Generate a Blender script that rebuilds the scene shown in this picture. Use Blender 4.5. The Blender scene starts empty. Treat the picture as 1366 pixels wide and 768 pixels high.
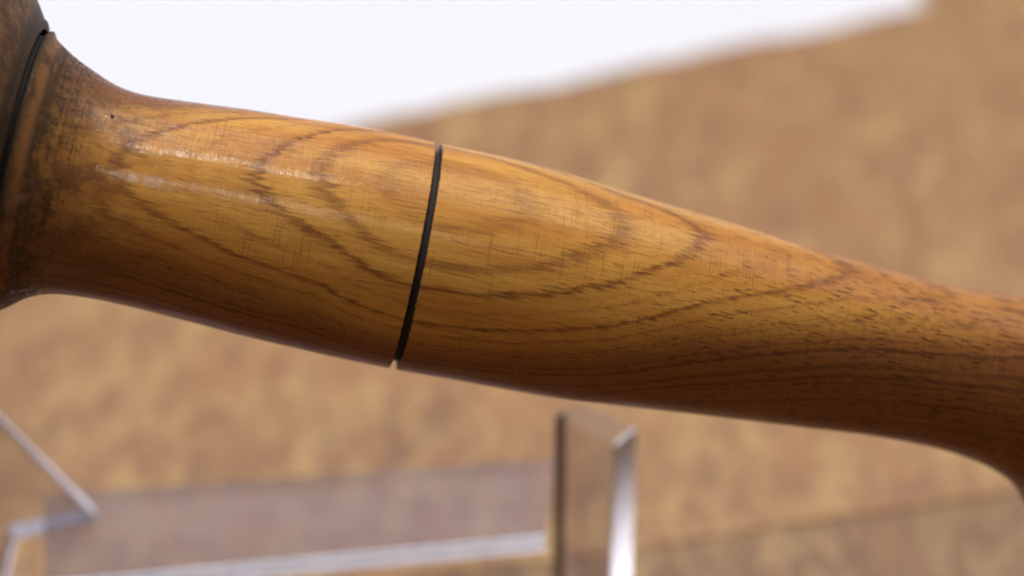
import bpy, bmesh, math, random
import numpy as np
from mathutils import Vector, Matrix

random.seed(4)
rng = np.random.default_rng(4)
S = bpy.context.scene
COL = S.collection

# ------------------------------------------------------------------ camera
LENS, SENSOR, W, H = 85.0, 36.0, 1366.0, 768.0
FPX = LENS / SENSOR * W
PITCH = math.radians(35.0)
CAM = Vector((0.0, 0.0, 0.26))
FWD = Vector((0, math.cos(PITCH), -math.sin(PITCH)))
UPV = Vector((0, math.sin(PITCH), math.cos(PITCH)))
RIGHT = Vector((1, 0, 0))
cam_data = bpy.data.cameras.new('camera')
cam = bpy.data.objects.new('camera', cam_data)
COL.objects.link(cam)
cam.location = CAM
cam.rotation_euler = (math.pi / 2 - PITCH, 0, 0)
cam_data.lens = LENS
cam_data.sensor_width = SENSOR
cam_data.clip_start = 0.02
cam_data.clip_end = 20
cam_data.dof.use_dof = True
cam_data.dof.focus_distance = 0.3085
cam_data.dof.aperture_fstop = 7.8
cam_data.dof.aperture_blades = 0
S.camera = cam

# ------------------------------------------------------------------ world, lamps, exposure
world = bpy.data.worlds.new('World')
S.world = world
world.use_nodes = True
bg = world.node_tree.nodes['Background']
bg.inputs[0].default_value = (0.80, 0.86, 1.0, 1)
bg.inputs[1].default_value = 0.04
S.view_settings.view_transform = 'Standard'
S.view_settings.look = 'None'
S.view_settings.exposure = 0
S.view_settings.gamma = 1
S.render.engine = 'CYCLES'
S.cycles.use_denoising = True
S.cycles.max_bounces = 8
S.cycles.transparent_max_bounces = 16
S.cycles.caustics_reflective = False
S.cycles.caustics_refractive = False


def area(name, loc, target, sx, sy, power, color, roll=0.0):
    d = bpy.data.lights.new(name, 'AREA')
    d.shape = 'RECTANGLE'
    d.size, d.size_y = sx, sy
    d.energy = power
    d.color = color
    o = bpy.data.objects.new(name, d)
    COL.objects.link(o)
    o.location = loc
    v = (Vector(target) - Vector(loc)).normalized()
    q = v.to_track_quat('-Z', 'Y')
    o.rotation_euler = (q @ Matrix.Rotation(roll, 3, 'Z').to_quaternion()).to_euler()
    return o


# soft overhead panel, a little behind the handle, plus two lamp tubes
area('ceiling_panel', (-0.05, 1.12, 1.32), (0, 0.60, 0.0), 2.4, 1.5, 37.0, (0.955, 0.955, 1.0))
side = area('added_edge_fill', (0.55, -0.02, 0.025), (-0.02, 0.27, -0.018), 0.16, 0.015, 0.10, (0.97, 0.96, 1.0))  # added lamp, no such source; stands in for light piped to acrylic edges
side.data.spread = math.radians(9)
area('tube_lamp', (-0.01, 0.305, 0.75), (-0.01, 0.26, 0.07), 0.16, 0.012, 0.95, (1.0, 0.97, 0.98))
area('tube_lamp', (-0.01, -0.14, 0.75), (-0.01, 0.26, 0.07), 0.16, 0.012, 0.95, (1.0, 0.97, 0.98))


# ------------------------------------------------------------------ helpers
def ray(x, y):
    return (FWD * FPX + RIGHT * (x - W / 2) - UPV * (y - H / 2)).normalized()


def at_depth(x, y, d):
    return CAM + (FWD + RIGHT * ((x - W / 2) / FPX) - UPV * ((y - H / 2) / FPX)) * d


def on_z(x, y, z):
    r = ray(x, y)
    return CAM + r * ((z - CAM.z) / r.z)


def tag(o, label=None, cat=None, kind=None, group=None):
    if label: o['label'] = label
    if cat: o['category'] = cat
    if kind: o['kind'] = kind
    if group: o['group'] = group
    return o


def empty(name, loc):
    o = bpy.data.objects.new(name, None)
    o.empty_display_size = 0.02
    COL.objects.link(o)
    o.location = loc
    return o


def link_mesh(name, me, mats, parent=None, smooth=False):
    for m in (mats if isinstance(mats, (list, tuple)) else [mats]):
        me.materials.append(m)
    if smooth:
        me.shade_smooth()
    o = bpy.data.objects.new(name, me)
    COL.objects.link(o)
    if parent is not None:
        o.parent = parent
    return o


class NT:
    """small node-tree helper"""
    def __init__(self, name):
        self.m = bpy.data.materials.new(name)
        self.m.use_nodes = True
        self.t = self.m.node_tree
        self.t.nodes.clear()
        self.out = self.t.nodes.new('ShaderNodeOutputMaterial')

    def n(self, typ, **kw):
        nd = self.t.nodes.new(typ)
        for k, v in kw.items():
            setattr(nd, k, v)
        return nd

    def l(self, a, b):
        self.t.links.new(a, b)

    def put(self, sock, v):
        if isinstance(v, bpy.types.NodeSocket):
            self.l(v, sock)
        else:
            sock.default_value = v

    def math(self, op, a, b=0.0, c=None, clamp=False):
        nd = self.n('ShaderNodeMath', operation=op, use_clamp=clamp)
        self.put(nd.inputs[0], a)
        self.put(nd.inputs[1], b)
        if c is not None:
            self.put(nd.inputs[2], c)
        return nd.outputs[0]

    def step(self, v, a, b, lo=0.0, hi=1.0):
        nd = self.n('ShaderNodeMapRange', interpolation_type='SMOOTHSTEP')
        self.put(nd.inputs[0], v)
        for i, q in enumerate((a, b, lo, hi)):
            self.put(nd.inputs[1 + i], q)
        return nd.outputs[0]

    def mix(self, f, a, b, mode='MIX'):
        nd = self.n('ShaderNodeMix', data_type='RGBA', blend_type=mode)
        self.put(nd.inputs[0], f)
        self.put(nd.inputs[6], a)
        self.put(nd.inputs[7], b)
        return nd.outputs[2]

    def attr(self, name):
        return self.n('ShaderNodeAttribute', attribute_name=name).outputs['Fac']

    def noise(self, vec, scale, detail=2.0, rough=0.5, dist=0.0, loc=(0, 0, 0), rot=(0, 0, 0)):
        mp = self.n('ShaderNodeMapping')
        self.l(vec, mp.inputs[0])
        mp.inputs['Location'].default_value = loc
        mp.inputs['Rotation'].default_value = rot
        mp.inputs['Scale'].default_value = scale
        nz = self.n('ShaderNodeTexNoise')
        self.l(mp.outputs[0], nz.inputs['Vector'])
        nz.inputs['Scale'].default_value = 1
        nz.inputs['Detail'].default_value = detail
        nz.inputs['Roughness'].default_value = rough
        nz.inputs['Distortion'].default_value = dist
        return nz.outputs[0]

    def obj(self):
        return self.n('ShaderNodeTexCoord').outputs['Object']


def rgb(r, g, b):
    return (r, g, b, 1.0)


# ------------------------------------------------------------------ materials
def handle_wood():
    k = NT('figured_handle_wood')
    P = k.obj()
    ring, ax = k.attr('ring'), k.attr('ax')
    fib = k.noise(P, (170, 2600, 2600), 2.5, 0.6)
    wav = k.noise(P, (55, 160, 160), 2.0, 0.5, loc=(3, 1, 2))
    d1 = k.math('MULTIPLY', k.math('SUBTRACT', fib, 0.5), 1.05)
    d2 = k.math('MULTIPLY', k.math('SUBTRACT', wav, 0.5), 0.25)
    r = k.math('ADD', k.math('ADD', ring, d1), d2)
    # hand-placed growth rings near the surface
    nrm = k.n('ShaderNodeMapRange')
    k.l(r, nrm.inputs[0])
    for i, q in enumerate((-9.0, 1.0, 0.0, 1.0)):
        nrm.inputs[1 + i].default_value = q
    ramp = k.n('ShaderNodeValToRGB')
    ramp.color_ramp.interpolation = 'EASE'
    stops = [(-9.0, .10), (-8.4, .20), (-8.2, .70), (-8.0, .15), (-7.35, .25), (-7.0, 1.0), (-6.75, .10),
             (-5.9, .04), (-5.6, .35), (-5.35, .03), (-4.55, .22), (-4.15, 1.0), (-3.9, .10), (-3.25, .03),
             (-2.65, .75), (-2.3, .06), (-1.5, .03), (-1.1, .45), (-0.75, .05), (1.0, .02)]
    el = ramp.color_ramp.elements
    while len(el) < len(stops):
        el.new(0.5)
    for e, (p, v) in zip(el, stops):
        e.position = (p + 9) / 10
        e.color = (v, v, v, 1)
    k.l(nrm.outputs[0], ramp.inputs[0])
    n1 = k.n('ShaderNodeTexNoise', noise_dimensions='1D')
    k.l(r, n1.inputs['W'])
    n1.inputs['Scale'].default_value = 1.5
    n1.inputs['Detail'].default_value = 3.0
    n1.inputs['Roughness'].default_value = 0.65
    deep = k.step(n1.outputs[0], 0.44, 0.66, 0.08, 0.9)
    dm = k.step(r, -9.4, -8.7)
    ringdark = k.math('ADD', k.math('MULTIPLY', ramp.outputs[0], dm),
                      k.math('MULTIPLY', deep, k.math('SUBTRACT', 1.0, dm)))
    # streaky fibre modulates how dark each ring is
    fib2 = k.noise(P, (120, 3300, 3300), 2.0, 0.55, loc=(7, 3, 1))
    ringdark = k.math('MULTIPLY', ringdark, k.step(fib2, 0.33, 0.62, 0.55, 1.0))
    tone = k.noise(P, (28, 190, 190), 3.0, 0.55, loc=(1, 5, 9))
    light = k.mix(k.step(tone, 0.35, 0.65), rgb(0.63, 0.254, 0.040), rgb(0.75, 0.365, 0.063))
    # redder towards the right-hand end
    light = k.mix(k.step(ax, 850, 1300, 0, 0.30), light, rgb(0.46, 0.165, 0.032))
    dark = rgb(0.185, 0.050, 0.012)
    heart_shade = k.step(r, k.step(ax, 800, 1100, -6.8, -8.0), k.step(ax, 800, 1100, -11.5, -13.0), 0, 0.85)  # heartwood tone that also paints shade into the underside
    light = k.mix(heart_shade, light, rgb(0.200, 0.060, 0.017))
    dark = k.mix(heart_shade, dark, rgb(0.060, 0.020, 0.008))
    c = k.mix(k.math('MULTIPLY', ringdark, 0.92), light, dark)
    # broad streaks along the grain
    st = k.noise(P, (30, 1100, 1100), 3.0, 0.6, loc=(2, 2, 4))
    c = k.mix(k.step(st, 0.50, 0.75, 0, 0.22), c, rgb(0.28, 0.10, 0.025))
    st2 = k.noise(P, (75, 2600, 2600), 4.0, 0.7, loc=(5, 9, 4))
    c = k.mix(k.step(st2, 0.48, 0.66, 0, 0.33), c, rgb(0.30, 0.088, 0.020))
    # pores: short dark dashes
    po = k.noise(P, (300, 4000, 4000), 1.0, 0.4, loc=(11, 4, 6))
    pm = k.step(k.math('ADD', po, k.step(ax, 950, 1200, 0, 0.05)), 0.63, 0.70)
    pamt = k.step(ax, 700, 1150, 0.30, 0.95)
    c = k.mix(k.math('MULTIPLY', pm, pamt), c, rgb(0.12, 0.036, 0.012))
    po2 = k.noise(P, (420, 5200, 5200), 1.0, 0.4, loc=(1, 14, 6))
    c = k.mix(k.step(po2, 0.66, 0.74, 0, 0.35), c, rgb(0.12, 0.036, 0.012))
    # lathe marks: fine lines round the turning
    patch = k.step(k.noise(P, (120, 120, 120), 2.0, 0.6, loc=(8, 2, 7)), 0.36, 0.62, 0.15, 1.0)
    la = k.noise(P, (5200, 150, 150), 3.0, 0.65, loc=(4, 0, 0))
    la2 = k.noise(P, (1700, 130, 130), 2.0, 0.7, loc=(9, 0, 0))
    c = k.mix(k.math('MULTIPLY', patch, k.step(la, 0.53, 0.72, 0, 0.55)), c, rgb(0.22, 0.085, 0.02))
    c = k.mix(k.math('MULTIPLY', patch, k.step(la2, 0.60, 0.72, 0, 0.22)), c, rgb(0.25, 0.085, 0.02))
    c = k.mix(k.step(la, 0.45, 0.28, 0, 0.14), c, rgb(0.70, 0.40, 0.12))
    # reddish stain and grime where the neck meets the head
    bl = k.noise(P, (160, 260, 260), 4.0, 0.65, loc=(5, 8, 2))
    redm = k.math('MULTIPLY', k.math('MULTIPLY', k.step(ax, 60, 110), k.step(ax, 260, 130)), k.step(bl, 0.42, 0.62))
    c = k.mix(k.math('MULTIPLY', redm, 0.8), c, rgb(0.20, 0.062, 0.016))
    wash = k.math('MULTIPLY', k.step(ax, 215, 45), k.step(bl, 0.25, 0.65, 0.45, 0.95))
    c = k.mix(k.math('MULTIPLY', wash, 0.85), c, rgb(0.150, 0.066, 0.021))
    gr = k.noise(P, (560, 900, 900), 6.0, 0.8, loc=(2, 6, 1))
    gstr = k.noise(P, (3000, 160, 160), 3.0, 0.7, loc=(0, 6, 3))
    gsum = k.math('ADD', k.math('MULTIPLY', gr, 0.65), k.math('MULTIPLY', gstr, 0.35))
    gm = k.math('SUBTRACT', gsum, k.step(ax, 15, 205, 0.0, 0.345))
    gm = k.step(gm, 0.32, 0.51)
    c = k.mix(k.math('MULTIPLY', gm, 0.94), c, rgb(0.062, 0.034, 0.015))
    # worn orange lip just beside the groove
    lip = k.math('MULTIPLY', k.math('MULTIPLY', k.step(ax, 52, 44), k.step(ax, 31, 38)), k.step(bl, 0.35, 0.60))
    c = k.mix(k.math('MULTIPLY', lip, 0.5), c, rgb(0.40, 0.165, 0.050))
    # lips of the middle groove darkened in colour against pale reflections on the bevels
    jd = k.math('ABSOLUTE', k.math('SUBTRACT', ax, 553.4))
    jd = k.math('ADD', jd, k.math('MULTIPLY', k.math('SUBTRACT', gr, 0.5), 4.0))
    c = k.mix(k.step(jd, 6.4, 4.2, 0, 0.9), c, rgb(0.045, 0.026, 0.014))
    # packed dirt in the joint with the head
    c = k.mix(k.step(ax, 34, 27, 0, 0.92), c, rgb(0.028, 0.016, 0.009))
    b = k.n('ShaderNodeBsdfPrincipled')
    k.l(c, b.inputs['Base Color'])
    ro = k.math('ADD', 0.42, k.math('MULTIPLY', k.step(fib, 0.3, 0.7), 0.12))
    ro = k.math('ADD', ro, k.math('MULTIPLY', gm, 0.2))
    k.l(ro, b.inputs['Roughness'])
    b.inputs['Specular IOR Level'].default_value = 0.15
    k.put(b.inputs['Coat Weight'], k.math('MULTIPLY', k.math('MULTIPLY', k.step(wav, 0.3, 0.6, 0.13, 0.26), k.step(k.noise(P, (2600, 700, 700), 3.0, 0.65, loc=(3, 3, 8)), 0.38, 0.60, 0.30, 1.45)), k.math('MULTIPLY', k.step(ax, 480, 300, 0.8, 1.4), k.step(gm, 0, 0.7, 1, 0.3))))
    b.inputs['Coat Roughness'].default_value = 0.075
    hgt = k.math('ADD', k.math('MULTIPLY', la, 0.55), k.math('ADD', k.math('MULTIPLY', fib, 0.6), k.math('MULTIPLY', pm, -0.6)))
    hgt = k.math('ADD', hgt, k.math('MULTIPLY', gr, k.step(ax, 150, 40, 0, 1.6)))
    bp = k.n('ShaderNodeBump')
    bp.inputs['Strength'].default_value = 0.45
    bp.inputs['Distance'].default_value = 0.00012
    k.l(hgt, bp.inputs['Height'])
    k.l(bp.outputs[0], b.inputs['Normal'])
    bc = k.n('ShaderNodeBump')
    bc.inputs['Strength'].default_value = 0.22
    bc.inputs['Distance'].default_value = 0.00014
    k.l(k.math('ADD', k.math('MULTIPLY', la, 1.3), k.math('ADD', k.math('MULTIPLY', la2, 0.8), k.math('MULTIPLY', fib, 0.8))), bc.inputs['Height'])
    k.l(bc.outputs[0], b.inputs['Coat Normal'])
    k.l(b.outputs[0], k.out.inputs[0])
    return k.m


def head_wood():
    k = NT('grimy_head_wood')
    P = k.obj()
    a = k.noise(P, (260, 420, 420), 5.0, 0.7)
    f = k.noise(P, (90, 1500, 1500), 3.0, 0.6, loc=(3, 3, 3))
    c = k.mix(k.step(a, 0.38, 0.66), rgb(0.105, 0.050, 0.020), rgb(0.27, 0.140, 0.056))
    c = k.mix(k.step(f, 0.5, 0.7, 0, 0.6), c, rgb(0.05, 0.026, 0.012))
    sp = k.noise(P, (1900, 1900, 1900), 2.0, 0.5)
    c = k.mix(k.step(sp, 0.62, 0.7, 0, 0.6), c, rgb(0.03, 0.018, 0.01))
    c = k.mix(k.step(k.attr('ax'), -2, 14, 0, 0.85), c, rgb(0.035, 0.020, 0.010))
    b = k.n('ShaderNodeBsdfPrincipled')
    k.l(c, b.inputs['Base Color'])
    b.inputs['Specular IOR Level'].default_value = 0.2
    b.inputs['Roughness'].default_value = 0.55
    bp = k.n('ShaderNodeBump')
    bp.inputs['Strength'].default_value = 0.4
    bp.inputs['Distance'].default_value = 0.0002
    k.l(k.math('ADD', a, sp), bp.inputs['Height'])
    k.l(bp.outputs[0], b.inputs['Normal'])
    k.l(b.outputs[0], k.out.inputs[0])
    return k.m


def plain(name, col, rough, vary=0.3, scale=900):
    k = NT(name)
    nz = k.noise(k.obj(), (scale,) * 3, 3.0, 0.6)
    c2 = rgb(*[q * (1 - vary) for q in col])
    c = k.mix(k.step(nz, 0.35, 0.65), rgb(*col), c2)
    b = k.n('ShaderNodeBsdfPrincipled')
    k.l(c, b.inputs['Base Color'])
    b.inputs['Roughness'].default_value = rough
    k.l(b.outputs[0], k.out.inputs[0])
    return k.m


def table_wood(name, tone):
    k = NT(name)
    P = k.obj()
    R = (0, 0, math.radians(-28))
    a = k.noise(P, (180, 95, 180), 4.0, 0.6, 0.8, rot=R)
    s = k.noise(P, (300, 75, 300), 3.0, 0.6, 0.4, loc=(2, 5, 1), rot=R)
    b_ = k.noise(P, (62, 36, 62), 3.0, 0.55, 0.5, loc=(6, 1, 1), rot=R)
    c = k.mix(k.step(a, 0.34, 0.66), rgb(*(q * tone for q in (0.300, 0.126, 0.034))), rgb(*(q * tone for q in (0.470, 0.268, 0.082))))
    c = k.mix(k.step(s, 0.52, 0.70, 0, 0.85), c, rgb(0.21, 0.085, 0.030))
    c = k.mix(k.step(s, 0.45, 0.30, 0, 0.45), c, rgb(0.55, 0.345, 0.118))
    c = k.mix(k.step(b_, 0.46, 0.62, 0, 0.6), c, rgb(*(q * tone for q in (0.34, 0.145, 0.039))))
    b = k.n('ShaderNodeBsdfPrincipled')
    k.l(c, b.inputs['Base Color'])
    b.inputs['Roughness'].default_value = 0.40
    b.inputs['Specular IOR Level'].default_value = 0.6
    bp = k.n('ShaderNodeBump')
    bp.inputs['Strength'].default_value = 0.4
    bp.inputs['Distance'].default_value = 0.0005
    k.l(s, bp.inputs['Height'])
    k.l(bp.outputs[0], b.inputs['Normal'])
    k.l(b.outputs[0], k.out.inputs[0])
    return k.m


def acrylic(name, f0, f1):
    k = NT(name)
    ge = k.n('ShaderNodeNewGeometry')
    dp = k.n('ShaderNodeVectorMath', operation='DOT_PRODUCT')
    k.l(ge.outputs['Incoming'], dp.inputs[0])
    k.l(ge.outputs['Normal'], dp.inputs[1])
    cs = k.math('SUBTRACT', 1.0, k.math('ABSOLUTE', dp.outputs['Value']), clamp=True)
    fre = k.math('ADD', 0.04, k.math('MULTIPLY', k.math('POWER', cs, 5.0), 0.96))
    tr = k.n('ShaderNodeBsdfTransparent')
    tr.inputs[0].default_value = rgb(0.92, 0.92, 0.95)
    gl = k.n('ShaderNodeBsdfGlossy')
    gl.inputs['Roughness'].default_value = 0.06
    mx = k.n('ShaderNodeMixShader')
    k.l(fre, mx.inputs[0])
    k.l(tr.outputs[0], mx.inputs[1])
    k.l(gl.outputs[0], mx.inputs[2])
    film = k.n('ShaderNodeBsdfDiffuse')          # fine scratches and dust
    film.inputs[0].default_value = rgb(0.41, 0.315, 0.315)
    m2 = k.n('ShaderNodeMixShader')
    dn = k.noise(k.obj(), (160, 160, 160), 3.0, 0.6)
    k.l(k.step(dn, 0.3, 0.7, f0, f1), m2.inputs[0])
    k.l(mx.outputs[0], m2.inputs[1])
    k.l(film.outputs[0], m2.inputs[2])
    k.l(m2.outputs[0], k.out.inputs[0])
    return k.m


def acrylic_edge():
    k = NT('frosted_lit_cut_acrylic')
    nz = k.noise(k.obj(), (500, 500, 500), 2.0)
    c = k.mix(k.step(nz, 0.3, 0.7), rgb(0.84, 0.83, 0.93), rgb(0.93, 0.92, 0.97))  # whitish cut edge; paleness also stands in for light piped through the sheet
    df = k.n('ShaderNodeBsdfDiffuse')
    k.l(c, df.inputs[0])
    tl = k.n('ShaderNodeBsdfTranslucent')
    k.l(c, tl.inputs[0])
    gl = k.n('ShaderNodeBsdfGlossy')
    gl.inputs['Roughness'].default_value = 0.35
    m1 = k.n('ShaderNodeMixShader')
    m1.inputs[0].default_value = 0.06
    k.l(df.outputs[0], m1.inputs[1])
    k.l(tl.outputs[0], m1.inputs[2])
    m2 = k.n('ShaderNodeMixShader')
    m2.inputs[0].default_value = 0.12
    k.l(m1.outputs[0], m2.inputs[1])
    k.l(gl.outputs[0], m2.inputs[2])
    tp = k.n('ShaderNodeBsdfTransparent')
    m3 = k.n('ShaderNodeMixShader')
    k.l(k.step(k.noise(k.obj(), (120, 120, 120), 3.0, 0.6, loc=(2, 1, 0)), 0.3, 0.7, 0.04, 0.26), m3.inputs[0])
    k.l(m2.outputs[0], m3.inputs[1])
    k.l(tp.outputs[0], m3.inputs[2])
    k.l(m3.outputs[0], k.out.inputs[0])
    return k.m


M_HANDLE = handle_wood()
M_HEAD = head_wood()
M_CORE = plain('blackened_groove_wood', (0.030, 0.022, 0.016), 0.7, 0.5)
M_CHIP = plain('pale_splinter_wood', (0.42, 0.28, 0.14), 0.6)
M_HOLE = plain('dark_pit_wood', (0.02, 0.012, 0.008), 0.8)
M_FLECK = plain('white_fleck_paint', (0.8, 0.78, 0.74), 0.4)
M_TABLE = table_wood('mottled_board_wood', 1.0)
M_TABLE_DARK = table_wood('browner_shaded_board_wood', 0.70)  # browner plank tone, with the shade over the near board put into it
M_PAPER = plain('white_paper', (0.865, 0.865, 0.89), 0.9, 0.015, 60)
M_GLASS = acrylic('clear_acrylic', 0.20, 0.36)
M_GLASS_POST = acrylic('post_acrylic', 0.04, 0.10)
M_GLASS_CLEAN = acrylic('cleaner_acrylic', 0.01, 0.04)
M_EDGE = acrylic_edge()
M_DARKEDGE = plain('polished_dark_acrylic_edge', (0.25, 0.20, 0.21), 0.2)

# ------------------------------------------------------------------ white sheet under everything
THICK = 0.022
me = bpy.data.meshes.new('backdrop')
bm = bmesh.new()
nx, ny = 40, 40
vs = []
for j in range(ny + 1):
    row = []
    for i in range(nx + 1):
        x = -1.6 + 3.2 * i / nx
        y = 0.22 + 2.1 * j / ny
        z = -THICK + 0.0006 * math.sin(x * 5 + 1) * math.sin(y * 4) - 0.0007
        over = y - 1.05                      # the sheet sweeps up behind
        if over > 0:
            arc = min(over, 0.47)
            y = 1.05 + 0.30 * math.sin(arc / 0.30)
            z += 0.30 * (1 - math.cos(arc / 0.30)) + (over - arc)
        row.append(bm.verts.new((x, y, z)))
    vs.append(row)
for j in range(ny):
    for i in range(nx):
        bm.faces.new((vs[j][i], vs[j][i + 1], vs[j + 1][i + 1], vs[j + 1][i]))
bm.to_mesh(me); bm.free()
tag(link_mesh('backdrop', me, M_PAPER, smooth=True), kind='structure',
    label='bright white sheet behind the far edge of the wooden board')

# ------------------------------------------------------------------ wooden board of two planks
E0, E1 = on_z(480, 167, 0), on_z(1245, 2, 0)          # far edge seen in the photograph
S0, S1 = on_z(860, 728, 0), on_z(1366, 654, 0)        # the joint between the planks
ed = (E1 - E0).normalized()
sd = (S1 - S0).normalized()


def along(p, d, a, b, n, amp, seed):
    r = np.random.default_rng(seed)
    ph = r.uniform(0, 6.28, 5)
    out = []
    nrm = Vector((-d.y, d.x, 0))
    for i in range(n + 1):
        t = a + (b - a) * i / n
        w = sum(math.sin(t * f + ph[q]) * g for q, (f, g) in enumerate(((90, 1), (210, .6), (430, .35), (900, .25), (40, 1))))
        out.append(p + d * t + nrm * (w * amp))
    return out


board = tag(empty('wooden_board', on_z(683, 600, 0) - Vector((0, 0, THICK))),
            'mottled tan wooden board lying on the white sheet under the turned tool', 'board')


def plank(name, poly, mat):
    bm = bmesh.new()
    b0 = board.location
    v = [bm.verts.new((p.x - b0.x, p.y - b0.y, 0.0)) for p in poly]
    f = bm.faces.new(v)
    if f.normal.z < 0 or True:
        bm.normal_update()
        if f.normal.z < 0:
            f.normal_flip()
    r = bmesh.ops.extrude_face_region(bm, geom=[f])
    tv = [g for g in r['geom'] if isinstance(g, bmesh.types.BMVert)]
    bmesh.ops.translate(bm, verts=tv, vec=(0, 0, THICK))
    bmesh.ops.recalc_face_normals(bm, faces=bm.faces)
    top = [e for e in bm.edges if all(abs(w.co.z - THICK) < 1e-6 for w in e.verts)]
    bmesh.ops.bevel(bm, geom=top, offset=0.0005, segments=2, affect='EDGES', profile=0.5)
    me = bpy.data.meshes.new(name)
    bm.to_mesh(me); bm.free()
    return link_mesh(name, me, mat, board)


far = along(E0, ed, -0.30, 0.40, 160, 0.0008, 3)
# the edge steps outward just past the upper right of the view
out = []
nrm_e = Vector((-ed.y, ed.x, 0))
for p in far:
    t = (p - E1).dot(ed)
    k = max(0.0, min(1.0, (t + 0.0005) / 0.004))
    out.append(p + nrm_e * (0.012 * k * k * (3 - 2 * k)))
far = out
seam = along(S0, sd, -0.30, 0.27, 90, 0.00022, 9)
gap = Vector((-sd.y, sd.x, 0)) * 0.00014
# far plank: far edge, then back along the joint
p_far = [p for p in far] + [p + gap for p in reversed(seam)]
plank('plank', p_far, M_TABLE)
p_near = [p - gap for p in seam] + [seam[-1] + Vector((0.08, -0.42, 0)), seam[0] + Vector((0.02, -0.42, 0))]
tag(plank('plank', p_near, M_TABLE_DARK), 'plank nearest the camera, browner with shade painted into its tone')

# ------------------------------------------------------------------ turned wooden handle
TB = [  # matching upper / lower outline points, left to right
    (62, 42, -20, 425), (78, 55, 3, 414), (101, 78, 33, 399), (137, 106, 72, 394), (168, 120, 107, 396), (207, 130, 147, 403),
    (280, 140, 218, 420), (340, 148, 278, 435), (400, 158, 338, 451), (496, 172, 434, 473), (580, 190, 520, 491),
    (670, 209, 610, 507), (740, 227, 680, 520), (799, 245, 740, 530), (888, 272, 833, 541), (962, 294, 910, 550),
    (1037, 316, 987, 559), (1100, 336, 1052, 567), (1159, 352, 1112, 574), (1208, 365, 1160, 580), (1268, 381, 1215, 590),
    (1317, 389, 1262, 601), (1366, 394, 1310, 618), (1405, 393, 1345, 637), (1440, 384, 1375, 662), (1475, 364, 1402, 700),
    (1520, 340, 1438, 742), (1580, 330, 1490, 775), (1650, 338, 1555, 795)]
HEAD = [(58, 32, -26, 437), (48, 8, -44, 458), (24, -38, -84, 496), (-20, -88, -144, 536), (-90, -130, -230, 565),
        (-190, -150, -335, 570), (-290, -148, -430, 540), (-380, -120, -505, 490)]
TILT = math.tan(math.radians(6.0))


def spline(pts, n=14):
    P = np.array(pts, float)
    P = np.vstack([2 * P[0] - P[1], P, 2 * P[-1] - P[-2]])
    o = []
    for i in range(1, len(P) - 2):
        for t in np.linspace(0, 1, n, endpoint=False):
            a, b, c, d = P[i - 1:i + 3]
            o.append(0.5 * (2 * b + (c - a) * t + (2 * a - 5 * b + 4 * c - d) * t * t + (3 * b - a - 3 * c + d) * t ** 3))
    o.append(P[-2])
    return np.array(o)


def profile(pts, smooth_px):
    q = spline(pts)
    cx, cy = (q[:, 0] + q[:, 2]) / 2, (q[:, 1] + q[:, 3]) / 2
    rr = np.hypot(q[:, 0] - q[:, 2], q[:, 1] - q[:, 3]) / 2
    if cx[0] > cx[-1]:
        cx, cy, rr = cx[::-1], cy[::-1], rr[::-1]
    u = np.arange(cx[0], cx[-1], 1.0)
    yy, r2 = np.interp(u, cx, cy), np.interp(u, cx, rr)
    if smooth_px:
        kx = np.arange(-3 * smooth_px, 3 * smooth_px + 1)
        g = np.exp(-kx ** 2 / (2.0 * smooth_px ** 2)); g /= g.sum()

        def sm(a):
            pad = 3 * smooth_px
            l = 2 * a[0] - a[1:pad + 1][::-1]
            r_ = 2 * a[-1] - a[-pad - 1:-1][::-1]
            return np.convolve(np.concatenate([l, a, r_]), g, 'valid')
        yy, r2 = sm(yy), sm(r2)
    return u, yy, r2


uN, yN, rN = profile(TB, 9)
uH, yH, rH = profile(HEAD, 4)
uA = np.concatenate([uH[uH < uN[0] - 1], uN])
yA = np.concatenate([yH[uH < uN[0] - 1], yN])
kx = np.arange(-60, 61); g = np.exp(-kx ** 2 / (2 * 20.0 ** 2)); g /= g.sum()
yA_s = np.convolve(np.pad(yA, 60, mode='reflect', reflect_type='odd'), g, 'valid')


def cen_y(u):
    y60 = np.interp(60.0, uA, yA_s)
    return np.where(np.asarray(u) < 60, y60 - 0.215 * (60 - np.asarray(u)), np.interp(u, uA, yA_s))
def depth(u): return 0.322 + TILT * (np.asarray(u) - 683) * 1e-4 + 2.2e-9 * np.maximum(0, np.asarray(u) - 1000) ** 2 * 10


def cen_world(u):
    return at_depth(float(u), float(cen_y(u)), float(depth(u)))


JOINT = 553.5
O3 = cen_world(JOINT)
XA = (cen_world(JOINT + 150) - cen_world(JOINT - 150)).normalized()
YA = (FWD - XA * FWD.dot(XA)).normalized()
ZA = XA.cross(YA)
if ZA.dot(UPV) < 0: ZA = -ZA; 
MW = Matrix((XA, YA, ZA)).transposed().to_4x4()
MW.translation = O3
MI = MW.inverted()

HX = np.array([-400, 30, 90, 170, 250, 335, 385, 430, 500, 560, 620, 700, 800, 860, 910, 1000, 1105, 1200, 1300, 1450, 1700], float)
HV = np.array([-30, -9.4, -8.0, -6.8, -5.5, -4.15, -3.2, -2.3, -0.9, -0.5, -0.6, -1.4, -2.75, -3.5, -4.35, -5.6, -7.2, -8.0, -9.0, -11, -15], float)


def ring_value(u, phi, r):
    """distance from the pith, offset so that 0 is the outermost growth ring of the swelling (units 0.1 mm)"""
    p0 = np.radians(np.interp(u, [100, 335, 430, 560, 700, 800, 915, 1105, 1300], [14, 26, 34, 35, 36, 39, 49, 60, 62]))
    q = 11.0
    R = 150.0
    th = phi - p0
    dist = np.sqrt((R * np.cos(th) + q) ** 2 + (R * np.sin(th)) ** 2)
    h = np.interp(u, HX, HV)
    return h - (R + q - dist)


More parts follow.
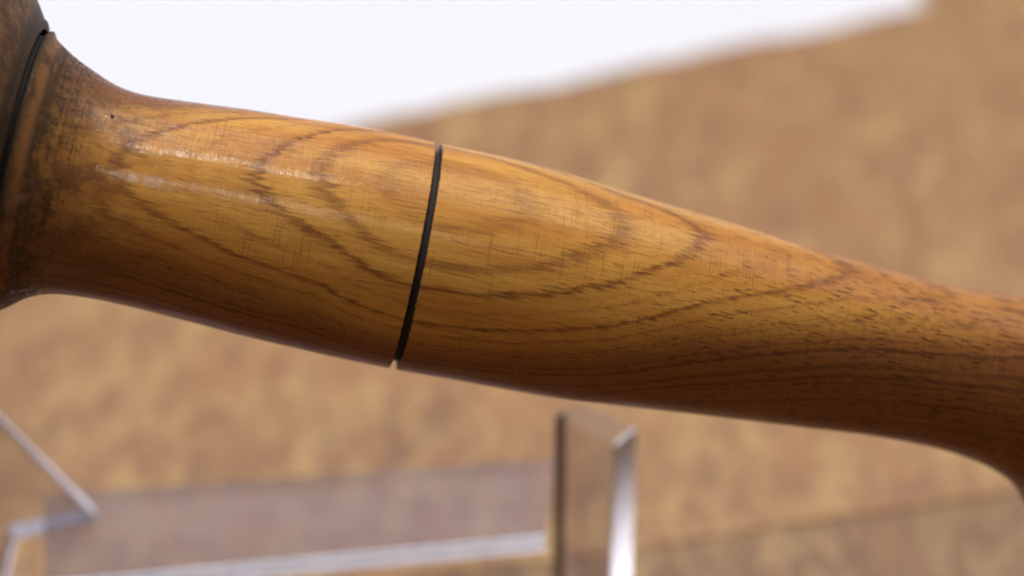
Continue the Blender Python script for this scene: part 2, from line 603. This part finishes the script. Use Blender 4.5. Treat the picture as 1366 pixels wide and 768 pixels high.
hx = np.arange(-400, 1700, 2.0)
hv = np.interp(hx, HX, HV)
kk = np.arange(-60, 61); gg = np.exp(-kk ** 2 / (2 * 8.0 ** 2)); gg /= gg.sum()
HV = np.convolve(np.pad(hv, 60, mode='edge'), gg, 'valid'); HX = hx


def turned(name, us, rs, mat, parent, seg=256, cap0=False, cap1=False, jag=0.0, bias=0.0):
    jr = np.random.default_rng(len(us))
    jphi = np.linspace(-math.pi, math.pi, 260)
    jv = jr.normal(0, 1, 260); jv[-1] = jv[0]
    verts, ringa, axa = [], [], []
    phis = np.linspace(-math.pi, math.pi, seg, endpoint=False)
    for u, r in zip(us, rs):
        c = cen_world(u)
        t = (cen_world(u + 25) - cen_world(u - 25)).normalized()
        ea = (FWD - t * FWD.dot(t)).normalized()
        eb = t.cross(ea)
        if eb.dot(UPV) < 0: eb = -eb
        w0 = r * float(depth(u)) / FPX
        rv = ring_value(u, phis, r)
        wob = jag * (np.interp(phis, jphi, jv)) + bias * np.maximum(0, -np.sin(phis + 0.3)) if (abs(u - us[0]) < 9 or abs(u - us[-1]) < 9) else np.zeros(seg)
        for ph, q, jj in zip(phis, rv, wob):
            w = w0 * (1 + 0.0012 * math.sin(2 * ph + u * 0.011 + 1) + 0.0010 * math.sin(3 * ph - u * 0.023) + 0.0007 * math.sin(u * 0.06 + ph))
            p = c + t * (jj * 1e-4) + ea * (-math.cos(ph) * w) + eb * (math.sin(ph) * w)
            verts.append(MI @ p); ringa.append(q); axa.append(u)
    n = len(us)
    faces = []
    for i in range(n - 1):
        for j in range(seg):
            a, b = i * seg + j, i * seg + (j + 1) % seg
            faces.append((a, b, b + seg, a + seg))
    if cap0: faces.append(tuple(range(seg)))
    if cap1: faces.append(tuple(range((n - 1) * seg, n * seg)))
    me = bpy.data.meshes.new(name)
    me.from_pydata([tuple(v) for v in verts], [], faces)
    bm = bmesh.new(); bm.from_mesh(me)
    bmesh.ops.recalc_face_normals(bm, faces=bm.faces)
    bm.to_mesh(me); bm.free()
    a = me.attributes.new('ring', 'FLOAT', 'POINT'); a.data.foreach_set('value', np.array(ringa, np.float32))
    a = me.attributes.new('ax', 'FLOAT', 'POINT'); a.data.foreach_set('value', np.array(axa, np.float32))
    return link_mesh(name, me, mat, parent, smooth=True)


def fillet(u0, u1, rfun, e0, e1, step=3.0):
    """stations from u0 to u1 with a rounded arris of size e0 / e1 (in 0.1 mm) at either end"""
    us, rs = [], []
    if e0:
        us.append(u0); rs.append(rfun(u0) - 13)
        for a in np.linspace(0, 1, 5):
            an = a * math.pi / 2
            us.append(u0 + e0 * (1 - math.cos(an))); rs.append(rfun(u0) - e0 * (1 - math.sin(an)))
    m0, m1 = u0 + (e0 * 1.6 if e0 else 0), u1 - (e1 * 1.6 if e1 else 0)
    for u in np.arange(m0, m1, step):
        us.append(u); rs.append(rfun(u))
    if e1:
        for a in np.linspace(1, 0, 5):
            an = a * math.pi / 2
            us.append(u1 - e1 * (1 - math.cos(an))); rs.append(rfun(u1) - e1 * (1 - math.sin(an)))
        us.append(u1); rs.append(rfun(u1) - 13)
    else:
        us.append(u1); rs.append(rfun(u1))
    return us, rs


def r_neck(u): return float(np.interp(u, uN, rN))
def r_head(u): return float(np.interp(u, uH, rH))


handle = tag(empty('wooden_tool', (0, 0, 0)),
             'polished turned wooden tool with figured grain and a black groove round its middle', 'wooden tool')
handle.matrix_world = MW

us, rs = fillet(float(uH[0]), 21.0, r_head, 0, 5.0, 4.0)
pole = [(float(uH[0]) - 60 * math.sin(a), rs[0] * math.cos(a)) for a in np.linspace(1.55, 0.15, 12)]
tag(turned('head', [p[0] for p in pole] + us, [p[1] for p in pole] + rs, M_HEAD, handle, 192, cap0=True),
    'dark grimy rounded head at the left end')
us, rs = fillet(24.0, 549.5, r_neck, 8.0, 2.6, 3.0)
turned('neck', us, rs, M_HANDLE, handle, jag=0.2)
us, rs = fillet(557.0, float(uN[-1]), r_neck, 2.6, 0, 3.0)
pole = [(float(uN[-1]) + 40 * math.sin(a), rs[-1] * math.cos(a)) for a in np.linspace(0.15, 1.55, 12)]
turned('grip', us + [p[0] for p in pole], rs + [p[1] for p in pole], M_HANDLE, handle, cap1=True, jag=0.2, bias=1.6)
turned('groove', [547, 550, 553, 556, 560], [r_neck(553) - 11.5] * 5, M_CORE, handle, 192)
turned('groove', [13, 17, 21, 25, 29], [r_neck(26) - 7.0] * 5, M_CORE, handle, 192)


def surf(px, py, lift=0.0):
    """point on the handle's near surface under a pixel, with its normal and along-axis direction (world)"""
    u = px
    for _ in range(8):
        c = cen_y(u)
        sl = (cen_y(u + 25) - cen_y(u - 25)) / 50
        v = -(py - c) / math.sqrt(1 + sl * sl) + 0
        u = px - (py - cen_y(u)) * -sl / (1 + sl * sl) * -1 if False else px + (py - cen_y(u)) * sl / (1 + sl * sl)
    sl = (cen_y(u + 25) - cen_y(u - 25)) / 50
    off = -(py - (cen_y(u) + (px - u) * 0)) * 1.0
    dperp = math.hypot(px - u, py - cen_y(u)) * (1 if py < cen_y(u) else -1)
    r = r_neck(u)
    ph = math.asin(max(-0.99, min(0.99, dperp / r)))
    c = cen_world(u)
    t = (cen_world(u + 25) - cen_world(u - 25)).normalized()
    ea = (FWD - t * FWD.dot(t)).normalized()
    eb = t.cross(ea)
    if eb.dot(UPV) < 0: eb = -eb
    w = r * float(depth(u)) / FPX
    n = ea * -math.cos(ph) + eb * math.sin(ph)
    dr = (r_neck(u + 4) - r_neck(u - 4)) / 8
    n2 = (n - t * dr).normalized()
    return c + n * (w + lift), n2, t


def fleck(name, px, py, a, b, h, mat, seed, rot=0.0):
    """a tiny irregular domed chip or pit plug set in the handle's surface (sizes in 0.1 mm)"""
    r = np.random.default_rng(seed)
    p, n, t = surf(px, py, -0.00002)
    s = n.cross(t).normalized()
    t2 = t * math.cos(rot) + s * math.sin(rot)
    s2 = n.cross(t2)
    bm = bmesh.new()
    ctr = bm.verts.new(MI @ (p + n * (h * 1e-4)))
    rim = []
    for i in range(14):
        an = i / 14 * 2 * math.pi
        k = r.uniform(0.75, 1.15)
        rim.append(bm.verts.new(MI @ (p + t2 * (math.cos(an) * a * k * 1e-4) + s2 * (math.sin(an) * b * k * 1e-4))))
    for i in range(14):
        bm.faces.new((ctr, rim[i], rim[(i + 1) % 14]))
    bmesh.ops.recalc_face_normals(bm, faces=bm.faces)
    me = bpy.data.meshes.new(name); bm.to_mesh(me); bm.free()
    return link_mesh(name, me, mat, handle)


fleck('pit', 154, 160, 3.2, 4.6, 0.5, M_HOLE, 1, 0.2)
fleck('fleck', 147, 160, 2.2, 1.5, 0.8, M_FLECK, 2)
fleck('pit', 749, 352, 2.0, 1.8, 0.5, M_HOLE, 4)
fleck('pit', 1004, 341, 2.4, 1.8, 0.5, M_HOLE, 5)


def splinter(pts, rad):
    bm = bmesh.new()
    for (x0, y0), (x1, y1) in zip(pts[:-1], pts[1:]):
        a = surf(x0, y0, 0.0)[0]; b = surf(x1, y1, 0.00005)[0]
        d = (b - a)
        m = Matrix.Translation((a + b) / 2) @ d.to_track_quat('Z', 'Y').to_matrix().to_4x4()
        bmesh.ops.create_cone(bm, cap_ends=True, segments=6, radius1=rad, radius2=rad * 0.5, depth=d.length, matrix=MI @ m)
    me = bpy.data.meshes.new('splinter'); bm.to_mesh(me); bm.free()
    return link_mesh('splinter', me, M_CHIP, handle)


splinter([(546, 405), (549, 397), (554, 387)], 0.00013)

# ------------------------------------------------------------------ clear acrylic stand
ZT = 0.036
P1 = on_z(818, 592, ZT)       # near top corner of the upright
P2 = on_z(744, 556, ZT)       # far top corner
P1.z = P2.z = 0
stand = tag(empty('acrylic_stand', (P2.x - 0.03, P2.y - 0.01, 0)),
            'clear acrylic display stand with pale cut edges standing on the board', 'stand')
SO = stand.location.copy()


def prism(name, poly_bottom, vec, mats, faces_mat=None, parent=stand, bevel=0.0):
    """closed slab from a list of corner points pushed along vec; side face i may take its own material index"""
    n = len(poly_bottom)
    bm = bmesh.new()
    a = [bm.verts.new(p - SO) for p in poly_bottom]
    b = [bm.verts.new(p + vec - SO) for p in poly_bottom]
    f0 = bm.faces.new(a); f1 = bm.faces.new(b)
    for i in range(n):
        f = bm.faces.new((a[i], a[(i + 1) % n], b[(i + 1) % n], b[i]))
        if faces_mat and i in faces_mat:
            f.material_index = faces_mat[i]
    bmesh.ops.recalc_face_normals(bm, faces=bm.faces)
    me = bpy.data.meshes.new(name); bm.to_mesh(me); bm.free()
    return link_mesh(name, me, mats, parent)


def slab_with_edges(name, poly, vec, edge_ids, dark_ids=(), mat=None):
    """a clear panel and, as its sub-parts, the pale cut edges along chosen sides"""
    pan = prism(name, poly, vec, [mat or M_GLASS])
    n = len(poly)
    ctr = sum(poly, Vector()) / n
    vn = vec.normalized()
    for i in list(edge_ids) + list(dark_ids):
        p, q = poly[i], poly[(i + 1) % n]
        d = (q - p).normalized()
        outw = d.cross(vn).normalized()
        if outw.dot((p + q) / 2 - ctr) < 0: outw = -outw
        e0 = outw * 0.00004
        e1 = outw * 0.0005
        prism('cut_edge', [p + e0, q + e0, q + e1, p + e1], vec * (0.4 if i in dark_ids else 1.0), [M_DARKEDGE if i in dark_ids else M_EDGE], parent=pan)
    return pan


up = Vector((0, 0, ZT))
dv = (P1 - P2).normalized()                 # runs towards the camera and to the right
nv = Vector((-dv.y, dv.x, 0))               # thickness direction (to the right and back)
if nv.x < 0: nv = -nv
TH = 0.0052
# upright: vertical plate, outline drawn in its own plane (length x height), pushed along its thickness
L = (P1 - P2).length
slab_with_edges('upright_panel', [P2, P1, P1 + up, P2 + up], nv * TH, (1,), (3,), mat=M_GLASS_POST)
# shelf: flat plate from the upright away to the left
ZS = 0.020
A = on_z(738, 611, ZS); B = on_z(60, 659, ZS); C = on_z(60, 774, ZS); D = on_z(727, 712, ZS)
slab_with_edges('shelf_panel', [A, B, C, D], Vector((0, 0, -0.0030)), (2,))
# left arm: vertical plate with a slanted upper edge reaching up to the head
yq = on_z(70, 700, 0.018).y
def on_plane(x, y, yy):
    r = ray(x, y)
    return CAM + r * ((yy - CAM.y) / r.y)
arm = [on_plane(x, y, yq) for (x, y) in ((18, 716), (128, 692), (-10, 556), (-190, 480), (-230, 520))]
b0 = on_plane(6, 775, yq); b1 = on_plane(-2, 880, yq); b1.z = 0.0
b2 = on_plane(-230, 880, yq); b2.z = 0.0
arm = [arm[0], arm[1], arm[2], arm[3], arm[4], b2, b1, b0]
slab_with_edges('arm_panel', arm, Vector((-0.0012, 0.0026, 0)), (0, 1, 2, 6, 7), mat=M_GLASS_CLEAN)
